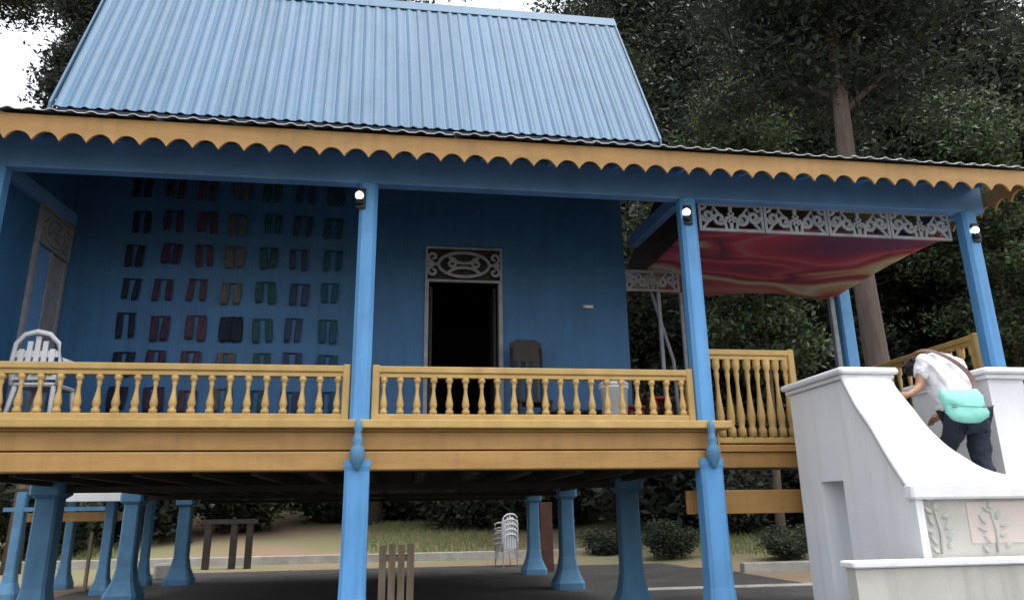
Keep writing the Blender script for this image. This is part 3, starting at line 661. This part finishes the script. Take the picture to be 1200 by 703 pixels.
# front wall of the lower flight with carved panel
sbox('front_wall', 'cream_wall', 5.602, 9.0, -1.93, -1.7, .0, 1.50)
sbox('front_panel', 'cream_wall', XL+.072, 9.0, -1.943, -1.932, .95, 1.497)
sbox('panel_border', 'white_wall', XL-.003, XL+.07, -1.975, -1.931, .99, 1.50)
sbox('front_coping', 'white_wall', XL-.052, 9.0, -2.02, -1.89, 1.49, 1.625, b=.02)
sbox('pink_panel', 'pink', 5.62, 6.3, -1.949, -1.944, 1.10, 1.46)
rel = MB(); rr2 = random.Random(3)
def leafpad(cx, cz, a, ln, wd):
    pts = []
    for k in range(12):
        t_ = 2*math.pi*k/12; u = ln*math.cos(t_)*.5; w_ = wd*math.sin(t_)*.5*(1-.35*math.cos(t_))
        pts.append((cx+u*math.cos(a)-w_*math.sin(a), cz+u*math.sin(a)+w_*math.cos(a)))
    V = [(x, -1.944, z) for x, z in pts]+[(cx+(x-cx)*.6, -1.968, cz+(z-cz)*.6) for x, z in pts]
    rel.add(V, [tuple(range(12, 24))]+[(i, (i+1) % 12, 12+(i+1) % 12, 12+i) for i in range(12)])
for cx in (5.30, 5.86, 6.42, 6.98):
    rel.tube([(cx, -1.95, 1.02), (cx+.02, -1.955, 1.2), (cx-.01, -1.95, 1.42)], .010, 6)
    for k in range(9):
        sg = 1 if k % 2 else -1
        leafpad(cx+sg*rr2.uniform(.04, .13), 1.05+k*.043, math.pi/2-sg*rr2.uniform(.5, 1.2), rr2.uniform(.08, .13), rr2.uniform(.03, .05))
    leafpad(cx, 1.43, math.pi/2, .1, .07)
sput(rel, 'carved_leaves', 'relief')
sbox('plinth', 'cream_wall', 4.30, 9.0, -2.16, -2.025, -.02, .925)
sbox('plinth_fill', 'cream_wall', XL+.003, 9.0, -2.024, -1.932, -.02, .92)
sbox('plinth_coping', 'white_wall', 4.27, 9.0, -2.19, -1.977, .93, .985, b=.012)
# steps
nst = 8
for k in range(nst):
    z = ZF-.166*(k+1); y1 = .28-.24*k if k else .41
    sbox('step', 'cream_wall', 5.605, 6.80, .28-.24*(k+1), y1-.001, -.02, z)
sbox('landing', 'cream_wall', 5.605, 6.9, -1.695, .28-.24*nst-.001, -.02, ZF-.166*nst-.05)
for k in range(5):
    sbox('step', 'cream_wall', 6.905+.28*k, 6.903+.28*(k+1), -1.695, -1.16, -.02, ZF-.166*nst-.05-.17*(k+1))
# right parapet
sbox('parapet_pillar', 'white_wall', 6.805, 7.24, -1.15, .1, -.02, 2.76)
sbox('pillar_cap', 'white_wall', 6.76, 7.29, -1.20, .14, 2.762, 2.81, b=.008)
sbox('pillar_cap', 'white_wall', 6.72, 7.33, -1.24, .17, 2.812, 2.88, b=.02)
Lr = cr([(7.242, -1.15, 2.68), (7.32, -1.15, 2.5), (7.45, -1.15, 2.30), (7.65, -1.15, 2.0), (7.9, -1.15, 1.8), (8.3, -1.15, 1.66), (9.0, -1.15, 1.62)])
mb = MB(); rings = []
for a in Lr: rings.append([(a[0], -1.15, -.02), (a[0], -1.15, a[2]-.08), (a[0], -1.19, a[2]-.06), (a[0], -1.19, a[2]), (a[0], -.66, a[2]), (a[0], -.66, a[2]-.06), (a[0], -.7, a[2]-.08), (a[0], -.7, -.02)])
mb.loft(rings, True, True); sput(mb, 'parapet_wall', 'white_wall')

# ------------------------------------------------------------------ the climbing person
def skin(name, verts, edges, rad, m, parent, root=0, sub=2):
    me = bpy.data.meshes.new(name); me.from_pydata(verts, edges, []); me.update(); me.materials.append(MATS[m])
    o = bpy.data.objects.new(name, me); col.objects.link(o); o.parent = parent
    o.modifiers.new('skin', 'SKIN').use_smooth_shade = True
    if not me.skin_vertices: me.attributes.new('skin', 'FLOAT', 'POINT')
    for i, sv_ in enumerate(me.skin_vertices[0].data):
        r_ = rad[i]; sv_.radius = r_ if hasattr(r_, '__len__') else (r_, r_); sv_.use_root = (i == root)
    sb = o.modifiers.new('sub', 'SUBSURF'); sb.levels = sub; sb.render_levels = sub
    if m in ('shirt', 'trousers'):
        tx = bpy.data.textures.new('folds', 'CLOUDS'); tx.noise_scale = .11; tx.noise_depth = 2
        sb.levels = sb.render_levels = 4; dm = o.modifiers.new('folds', 'DISPLACE'); dm.texture = tx; dm.strength = .055; dm.mid_level = .5; dm.texture_coords = 'LOCAL'
    return o
PX, PY = 6.36, -1.27
SZ = ZF-.166*6                                     # step under the lower foot
pr_ = tag(empty('person', (PX, PY, SZ), 0, 1.07), 'person in white top and dark trousers bending forward while climbing the white stair', 'person')
J = {
 'pelvis': (0, 0, .92), 'belly': (-.02, .04, 1.06), 'waist': (-.03, .09, 1.22), 'chest': (-.045, .18, 1.42), 'neck0': (-.06, .30, 1.53), 'neck': (-.09, .39, 1.53), 'head0': (-.105, .46, 1.49), 'head1': (-.12, .55, 1.42),
 'hL': (-.10, .0, .88), 'kL': (-.12, .20, .60), 'aL': (-.12, .10, .25), 'fL': (-.13, .24, .20),
 'hR': (.10, -.01, .88), 'kR': (.13, .06, .48), 'aR': (.13, -.06, .085), 'fR': (.14, .08, .035),
 'sL': (-.22, .20, 1.46), 'eL': (-.33, .16, 1.22), 'wL': (-.50, .10, 1.14), 'pL': (-.55, .08, 1.13),
 'sR': (.13, .21, 1.46), 'eR': (.22, .30, 1.19), 'wR': (.16, .48, 1.02), 'pR': (.14, .54, .99)}
def chain(name, keys, edges, rads, m, parent, root, sub=2):
    idx = {k: i for i, k in enumerate(keys)}
    return skin(name, [J[k] for k in keys], [(idx[a], idx[b]) for a, b in edges], [rads[k] for k in keys], m, parent, idx[root], sub)
rad = dict(pelvis=(.15, .12), belly=(.14, .11), waist=(.135, .105), chest=(.16, .115), neck0=.085, neck=.055, head0=.085, head1=.085, hL=.095, kL=.062, aL=.045, fL=.04, hR=.095, kR=.062, aR=.045, fR=.04,
           sL=.062, eL=.045, wL=.032, pL=.03, sR=.062, eR=.045, wR=.032, pR=.03)
BE = [('pelvis', 'belly'), ('belly', 'waist'), ('waist', 'chest'), ('chest', 'neck0'), ('neck0', 'neck'), ('neck', 'head0'), ('head0', 'head1'), ('pelvis', 'hL'), ('hL', 'kL'), ('kL', 'aL'), ('aL', 'fL'), ('pelvis', 'hR'), ('hR', 'kR'), ('kR', 'aR'), ('aR', 'fR'),
      ('chest', 'sL'), ('sL', 'eL'), ('eL', 'wL'), ('wL', 'pL'), ('chest', 'sR'), ('sR', 'eR'), ('eR', 'wR'), ('wR', 'pR')]
body = chain('body', list(J), BE, rad, 'skin', pr_, 'pelvis')
g = lambda k, s: tuple(np.array(rad[k], float)*s) if hasattr(rad[k], '__len__') else rad[k]*s
J['cL'] = (-.285, .18, 1.29); J['cR'] = (.20, .27, 1.25)
rs = dict(pelvis=(.20, .16), belly=(.205, .165), waist=(.21, .165), chest=(.22, .165), neck0=.12, sL=.105, cL=.088, sR=.105, cR=.088)
chain('shirt', ['pelvis', 'belly', 'waist', 'chest', 'neck0', 'sL', 'cL', 'sR', 'cR'], [('pelvis', 'belly'), ('belly', 'waist'), ('waist', 'chest'), ('chest', 'neck0'), ('chest', 'sL'), ('sL', 'cL'), ('chest', 'sR'), ('sR', 'cR')], rs, 'shirt', pr_, 'waist')
rt_ = dict(pelvis=(.165, .14), hL=.12, kL=.09, aL=.072, hR=.12, kR=.09, aR=.072)
chain('trousers', ['pelvis', 'hL', 'kL', 'aL', 'hR', 'kR', 'aR'], [('pelvis', 'hL'), ('hL', 'kL'), ('kL', 'aL'), ('pelvis', 'hR'), ('hR', 'kR'), ('kR', 'aR')], rt_, 'trousers', pr_, 'pelvis')
hr = MB(); hr.ball((-.112, .49, 1.495), .108, 16, (.95, 1.1, .95))
for k in range(60):
    a = random.uniform(0, 6.28); b_ = random.uniform(-.3, 1.2); d_ = Vector((math.cos(a)*math.cos(b_), math.sin(a)*math.cos(b_), math.sin(b_)))
    q0 = Vector((-.112, .49, 1.495))+d_*.10; hr.tube([q0, q0+d_*.02+Vector((random.uniform(-.03, .03), -.03, -.01)), q0+d_*.015+Vector((random.uniform(-.05, .05), -.05, -.05))], [.010, .008, .002], 4)
hr.build('hair', 'hair', pr_)
for s_, k in ((-1, 'fL'), (1, 'fR')):
    x, y, z = J[k]; a = J['a'+k[1]]
    z0 = 0.0 if k == 'fR' else .166
    MB().box(x-.05, x+.05, a[1]-.06, y+.09, z0+.003, z0+.085, .03).build('shoe', 'white_plastic', pr_)
# left hand with fingers resting on the coping, right hand
def hand(w, d, up, sgn, name='hand'):
    w = Vector(w); d = Vector(d).normalized(); up = Vector(up).normalized(); sd_ = d.cross(up).normalized()*sgn
    mbh = MB(); mbh.tube([w-d*.02, w+d*.03, w+d*.085], [.028, .040, .036], 8)
    for k in range(4):
        b_ = w+d*.08+sd_*(.03-.02*k); ln = (.062, .072, .068, .052)[k]
        mbh.tube([b_, b_+d*ln*.5+up*.004, b_+d*ln-up*.028], [.0105, .0095, .0075], 6)
    b_ = w+d*.02+sd_*.03; mbh.tube([b_, b_+d*.03+sd_*.03, b_+d*.06+sd_*.035-up*.015], [.013, .011, .008], 6)
    o = mbh.build(name, 'skin', pr_); return o
hand(J['pL'], (-1, -.3, -.25), (0, 0, 1), 1); hand(J['pR'], (-.2, .8, -.4), (0, 0, 1), -1)
# shoulder bag slung low over the back
bgz = tag(empty('shoulder_bag', (PX-.16, PY-.03, SZ+1.10), 0, 1.12), 'teal shoulder bag slung low across the back of the climbing person', 'bag')
def pouch(zs, grow=0, n_=32, p_=.45):
    rr_ = []
    for z, w_, d_ in zs:
        ring = []
        for k in range(n_):
            a = 2*math.pi*k/n_; ca, sa = math.cos(a), math.sin(a)
            ring.append(((w_+grow)*math.copysign(abs(ca)**p_, ca)+.008*math.sin(z*35+a), -.14+.28*z+(d_+grow)*math.copysign(abs(sa)**.75, sa)+.007*math.sin(a*4+z*45), z-.035*(1-abs(ca)**1.5)*(1 if z < 0 else .5)+.01*math.sin(2*a+z*25)))
        rr_.append(ring)
    return MB().loft(rr_, True, True)
pouch(((-.16, .165, .025), (-.15, .185, .045), (-.10, .20, .062), (-.03, .20, .066), (.05, .195, .058), (.10, .185, .04), (.115, .175, .022))).build('bag_body', 'bag_teal', bgz)
pouch(((-.03, .196, .066), (-.022, .20, .07), (.05, .197, .062), (.105, .187, .044), (.12, .176, .022)), .004).build('flap', 'bag_teal', bgz)
MB().tube([(x_/10*.18, -.14-.07+.004*math.sin(x_), -.055-.02*(1-(x_/10)**2)) for x_ in range(-10, 11)], .004, 5).build('zip', 'strap', bgz)
spt = [(.17, -.10, .10), (.215, -.06, .20), (.18, -.02, .33), (.08, .04, .45), (-.02, .14, .54), (-.08, .28, .555), (-.14, .38, .44)]
sp = cr(spt, 4)
mb = MB(); mb.loft([[tuple(np.array(q)+np.array(d_)) for d_ in ((-.02, 0, -.012), (.02, -.008, .008), (.022, .004, .014), (-.018, .012, -.006))] for q in sp], True, False); mb.build('strap', 'strap', bgz)

# ------------------------------------------------------------------ vegetation
def tree(name, h, crown, seed, leafm, nleaf, size, trunk_r, bark='bark', lean=(0, 0), trunk_h=None, sub=26, clump=1.5):
    """crown: (z0, z1, rx) ; returns Empty with trunk and crown"""
    r_ = np.random.default_rng(seed); t = empty(name)
    th = trunk_h or h*.9; mb = MB()
    def cl(z): f = z/h; return np.array([lean[0]*f+.25*math.sin(f*5+seed), lean[1]*f+.25*math.cos(f*4+seed*2), z])
    off = cl(0); pts = [cl(th*k/9)-off*[1, 1, 0] for k in range(10)]
    mb.tube([tuple(q) for q in pts], [trunk_r*(1.35 if k == 0 else 1)*(1-.085*k) for k in range(10)], 10)
    z0, z1, rx = crown; cents = []
    for k in range(sub):
        f = (k+.5)/sub; z = z0+(z1-z0)*f**.9; prof = math.sin(math.pi*min(1, .12+.88*f))**.55
        a = k*2.4+r_.uniform(-.4, .4); rr = rx*prof*(.35+.65*r_.random())
        base = cl(min(th, max(z-rr*.5, 2)))-off*[1, 1, 0]
        tip = np.array([base[0]+rr*math.cos(a), base[1]+rr*math.sin(a), z+r_.uniform(-.4, .6)])
        mid = (base+tip)/2+np.array([0, 0, .3])
        rb = trunk_r*.32*(1-.5*f); mb.tube([tuple(base), tuple(mid), tuple(tip)], [rb, rb*.6, rb*.2], 5)
        cents.append((tip, 1.0)); cents.append(((base+tip)/2*1.0+r_.normal(0, .4, 3), .8))
    mb.build('trunk', bark, t)
    per = nleaf//len(cents); V = []; 
    for c_, s_ in cents:
        nsb = 5; sc_ = c_+r_.normal(0, clump*.55*s_, (nsb, 3))*[1, 1, .65]
        for q in sc_:
            V.append(q+r_.normal(0, clump*.42, (per//nsb, 3))*[1, 1, .6])
    C = np.concatenate(V); n = len(C)
    nrm = r_.normal(0, 1, (n, 3)); nrm[:, 2] = np.abs(nrm[:, 2])+.35; nrm /= np.linalg.norm(nrm, axis=1)[:, None]
    u = np.cross(nrm, r_.normal(0, 1, (n, 3))); u /= np.linalg.norm(u, axis=1)[:, None]; w = np.cross(nrm, u)
    s = size*(.6+.8*r_.random(n))[:, None]
    P = np.stack([C-u*s, C+w*s*.42+nrm*s*.08, C+u*s, C-w*s*.42+nrm*s*.08], 1).reshape(-1, 3)
    F = np.arange(4*n).reshape(n, 4)
    mi = (r_.random(n) < .25).astype(int)
    arr_mesh('crown', P, F, [leafm, 'leaf_mid' if leafm == 'leaf_dark' else 'leaf_dark'], mi, t)
    return t
kinds = [
    tree('forest_tree', 24, (5, 24, 5.0), 11, 'leaf_dark', 100000, .125, .42, sub=40, clump=1.7),
    tree('forest_tree', 21, (3, 21, 4.6), 23, 'leaf_dark', 90000, .12, .36, sub=36, clump=1.6),
    tree('forest_tree', 27, (8, 27, 5.4), 37, 'leaf_olive', 100000, .125, .50, sub=40, clump=1.7),
    tree('forest_tree', 18, (2.5, 18, 4.3), 51, 'leaf_mid', 80000, .115, .30, sub=34, clump=1.5),
]
lab = ['tall dark evergreen tree in the forest row behind the house', 'dark tree branching low in the forest row behind the house', 'tall olive-tinged tree standing in the forest row behind the house', 'mid green bushy tree in the forest row behind the house']
spots = [(0, 13, 24, 0), (2, 22, 25, 1.2), (1, 28, 22, 2), (3, 9.8, 22, .5), (0, 33, 26, 2.2), (1, 17.5, 27, 3.5), (0, 25, 31, 4.4), (2, 36, 33, .8), (3, 9, 29, 2.9), (1, 4, 29, 1.9), (0, -1, 31, 4), (3, -7, 28, 5), (2, 12.5, 33, 2.6),
         (3, 18.6, 22.5, 1.7), (0, 40, 24, 3.1), (1, 30, 36, .2), (3, 31.5, 17.5, 5.1), (0, 6.5, 36, 1.1), (2, -13, 36, 3.8), (0, 20, 37, 2.2), (1, 44, 34, 4.1)]
used = set()
for k, x, y, rz in spots:
    o = kinds[k] if k not in used else copy_tree(kinds[k]); used.add(k)
    o.location = (x, y, gz(x, y)-.05); o.rotation_euler = (0, 0, rz); s_ = random.uniform(1.08, 1.28); o.scale = (s_, s_, s_*random.uniform(.95, 1.1))
    tag(o, lab[k], 'tree', 'trees in the forest behind the house')
lt = tree('broadleaf_tree', 22, (9, 23, 1.0), 77, 'leaf_dark', 60000, .10, .2, sub=30, clump=.75)
lt.location = (-10.55, 16, 0); tag(lt, 'dark leafy tree rising beside the left slope of the blue roof', 'tree')
pt = tree('tall_tree', 26, (12.5, 27, 4.2), 91, 'leaf_dark', 70000, .105, .34, 'bark_pale', lean=(0, .2), sub=28, clump=1.5)
pt.location = (12.2, 8, gz(12.2, 8)-.05); tag(pt, 'tall tree whose pale bare trunk shows between the porch posts and above the porch roof', 'tree')
l2 = tree('tall_tree', 29, (23.6, 29, 2.6), 95, 'leaf_dark', 40000, .12, .3, sub=20, clump=1.3)
l2.location = (-17.2, 22, gz(-17.2, 22)-.05); tag(l2, 'tall tree with high crown standing farther back left of the blue roof', 'tree')
def shrub(name, h, rx, seed, leafm, n, size):
    r_ = np.random.default_rng(seed); t = empty(name); mb = MB(); V = []
    for k in range(9):
        a = k*2.4; rr = rx*(.3+.7*r_.random()); tip = np.array([rr*math.cos(a), rr*math.sin(a), h*(.45+.55*r_.random())])
        mb.tube([(0.05*math.cos(a), .05*math.sin(a), -.05), tuple(tip*[.5, .5, .55]), tuple(tip)], [.04, .025, .01], 5)
        for j in range(3): V.append(tip*(1-.28*j)+r_.normal(0, rx*.24, (n//27, 3))*[1, 1, .8])
    mb.build('stem', 'bark', t)
    C = np.concatenate(V); C[:, 2] = np.abs(C[:, 2]); m_ = len(C)
    nrm = r_.normal(0, 1, (m_, 3)); nrm[:, 2] = np.abs(nrm[:, 2])+.3; nrm /= np.linalg.norm(nrm, axis=1)[:, None]
    u = np.cross(nrm, r_.normal(0, 1, (m_, 3))); u /= np.linalg.norm(u, axis=1)[:, None]; w = np.cross(nrm, u); s = size*(.6+.8*r_.random(m_))[:, None]
    P = np.stack([C-u*s, C+w*s*.45, C+u*s, C-w*s*.45], 1).reshape(-1, 3)
    arr_mesh('foliage', P, np.arange(4*m_).reshape(m_, 4), [leafm], None, t); return t
sk = [shrub('shrub', 2.6, 1.7, 5, 'leaf_mid', 7000, .13), shrub('shrub', 3.4, 2.0, 6, 'leaf_dark', 8000, .15), shrub('shrub', 2.2, 1.6, 8, 'leaf_olive', 6000, .12)]
sl = ['rounded mid green shrub growing at the forest edge', 'tall dark shrub growing at the forest edge', 'low olive shrub growing at the forest edge']
us = set()
for k, x, y, s_ in ((1, 10.5, 20, 1.5), (0, 14.5, 19.5, 1.4), (1, 18, 18.5, 1.7), (2, 12.2, 17.6, 1), (0, 21.5, 16.5, 1.6), (1, 25, 15.5, 1.7), (2, 17.6, 13.6, 1.1), (1, 28, 17, 1.9), (0, 6.5, 26, 1.3), (2, 3, 27.5, 1.1), (1, -10.5, 25, 1.3), (2, -6.8, 28, 1.2), (0, -12, 21.5, 1.2), (1, -15.5, 17, 1.5), (1, 1, 33, 1.2), (0, -3, 32, 1.3), (1, 14, 23, 1.9), (1, 20, 21, 2.1), (0, 8.6, 14.2, .36), (0, 11.2, 12.0, .34), (2, 7.2, 16.4, .4)):
    o = sk[k] if k not in us else copy_tree(sk[k]); us.add(k); o.location = (x, y, gz(x, y)-.02); o.rotation_euler = (0, 0, x*1.7); o.scale = (s_*(1.25 if s_ < .7 else 1), s_, s_*random.uniform(.75, 1.05))
    if s_ < .7: tag(o, 'small %s shrub on the open ground beyond the right pillars' % ('rounded green' if k == 0 else 'olive'), 'shrub', 'small shrubs beyond the right pillars')
    else: tag(o, sl[k], 'shrub', 'shrubs along the forest edge')
# two brighter young trees that show above the porch roof
b1 = tree('young_tree', 16, (6, 16, 2.2), 131, 'leaf_bright', 26000, .11, .14, sub=22, clump=.9); b1.location = (12.4, 14.6, gz(12.4, 14.6)-.05); tag(b1, 'bright green young tree left of the thick pale trunk', 'tree')
b2 = tree('young_tree', 16.2, (6, 16.4, 2.6), 137, 'leaf_bright', 30000, .115, .16, sub=24, clump=1.0); b2.location = (22.6, 15.2, gz(22.6, 15.2)-.05); tag(b2, 'bright green young tree above the right end of the eave board', 'tree')
# distant wood closing the view: one mass
N = 110000; th_ = rng.uniform(-1.0, 1.15, N); dist = rng.uniform(48, 62, N); X_ = dist*np.sin(th_); Y_ = dist*np.cos(th_)-8
topz = 22+5*np.sin(th_*9)+3*np.sin(th_*23)-np.where(th_ < -.35, 9, 0); Z_ = 2+(topz-2)*rng.random(N)**.8
C = np.stack([X_, Y_, Z_], 1); nrm = rng.normal(0, 1, (N, 3)); nrm /= np.linalg.norm(nrm, axis=1)[:, None]; u = np.cross(nrm, rng.normal(0, 1, (N, 3))); u /= np.linalg.norm(u, axis=1)[:, None]; w = np.cross(nrm, u); s = (.40+.35*rng.random(N))[:, None]
P = np.stack([C-u*s, C+w*s*.5, C+u*s, C-w*s*.5], 1).reshape(-1, 3)
tag(arr_mesh('distant_wood', P, np.arange(4*N).reshape(N, 4), ['leaf_dark']), 'distant mass of dark forest foliage closing the view', 'forest', kind='stuff')
# grass on the bank behind the kerb
N = 60000; X_ = rng.uniform(-16, 24, N); Y_ = 11+20*rng.random(N)**1.2; keep = (np.sin(X_*.35+1)+np.sin(X_*.13+Y_*.4) > -.7) & ((X_ > -.8) | (X_ < -9)) & ((Y_ > 18) | (X_ > 9.5)); X_ = X_[keep]; Y_ = Y_[keep]; N = len(X_)
Zg = np.array([gz(a, b) for a, b in zip(X_, Y_)]); a = rng.uniform(0, 6.28, N); hh = .10+.16*rng.random(N); lx = rng.normal(0, .06, N); ly = rng.normal(0, .06, N)
P = np.stack([np.stack([X_-.02*np.cos(a), Y_-.02*np.sin(a), Zg-.02], 1), np.stack([X_+.02*np.cos(a), Y_+.02*np.sin(a), Zg-.02], 1), np.stack([X_+lx, Y_+ly, Zg+hh], 1)], 1).reshape(-1, 3)
tag(arr_mesh('grass', P, np.arange(3*N).reshape(N, 3), ['grass']), 'short yellowish grass on the bank beyond the kerb', 'grass', kind='stuff')

N = 500; X_ = rng.uniform(-6, 16, N); Y_ = rng.uniform(-1, 16, N); a = rng.uniform(0, 6.28, N); q = .03+.03*rng.random(N); zz = np.array([gz(u_, v_) for u_, v_ in zip(X_, Y_)])+.012
dx, dy = np.cos(a)*q, np.sin(a)*q
P = np.stack([np.stack([X_-dx, Y_-dy, zz], 1), np.stack([X_+dy*.5, Y_-dx*.5, zz+.008], 1), np.stack([X_+dx, Y_+dy, zz+.004], 1), np.stack([X_-dy*.5, Y_+dx*.5, zz+.01], 1)], 1).reshape(-1, 3)
tag(arr_mesh('leaf_litter', P, np.arange(4*N).reshape(N, 4), ['tan_wood']), 'dry fallen leaves scattered on the ground under and behind the house', 'leaves', kind='stuff')
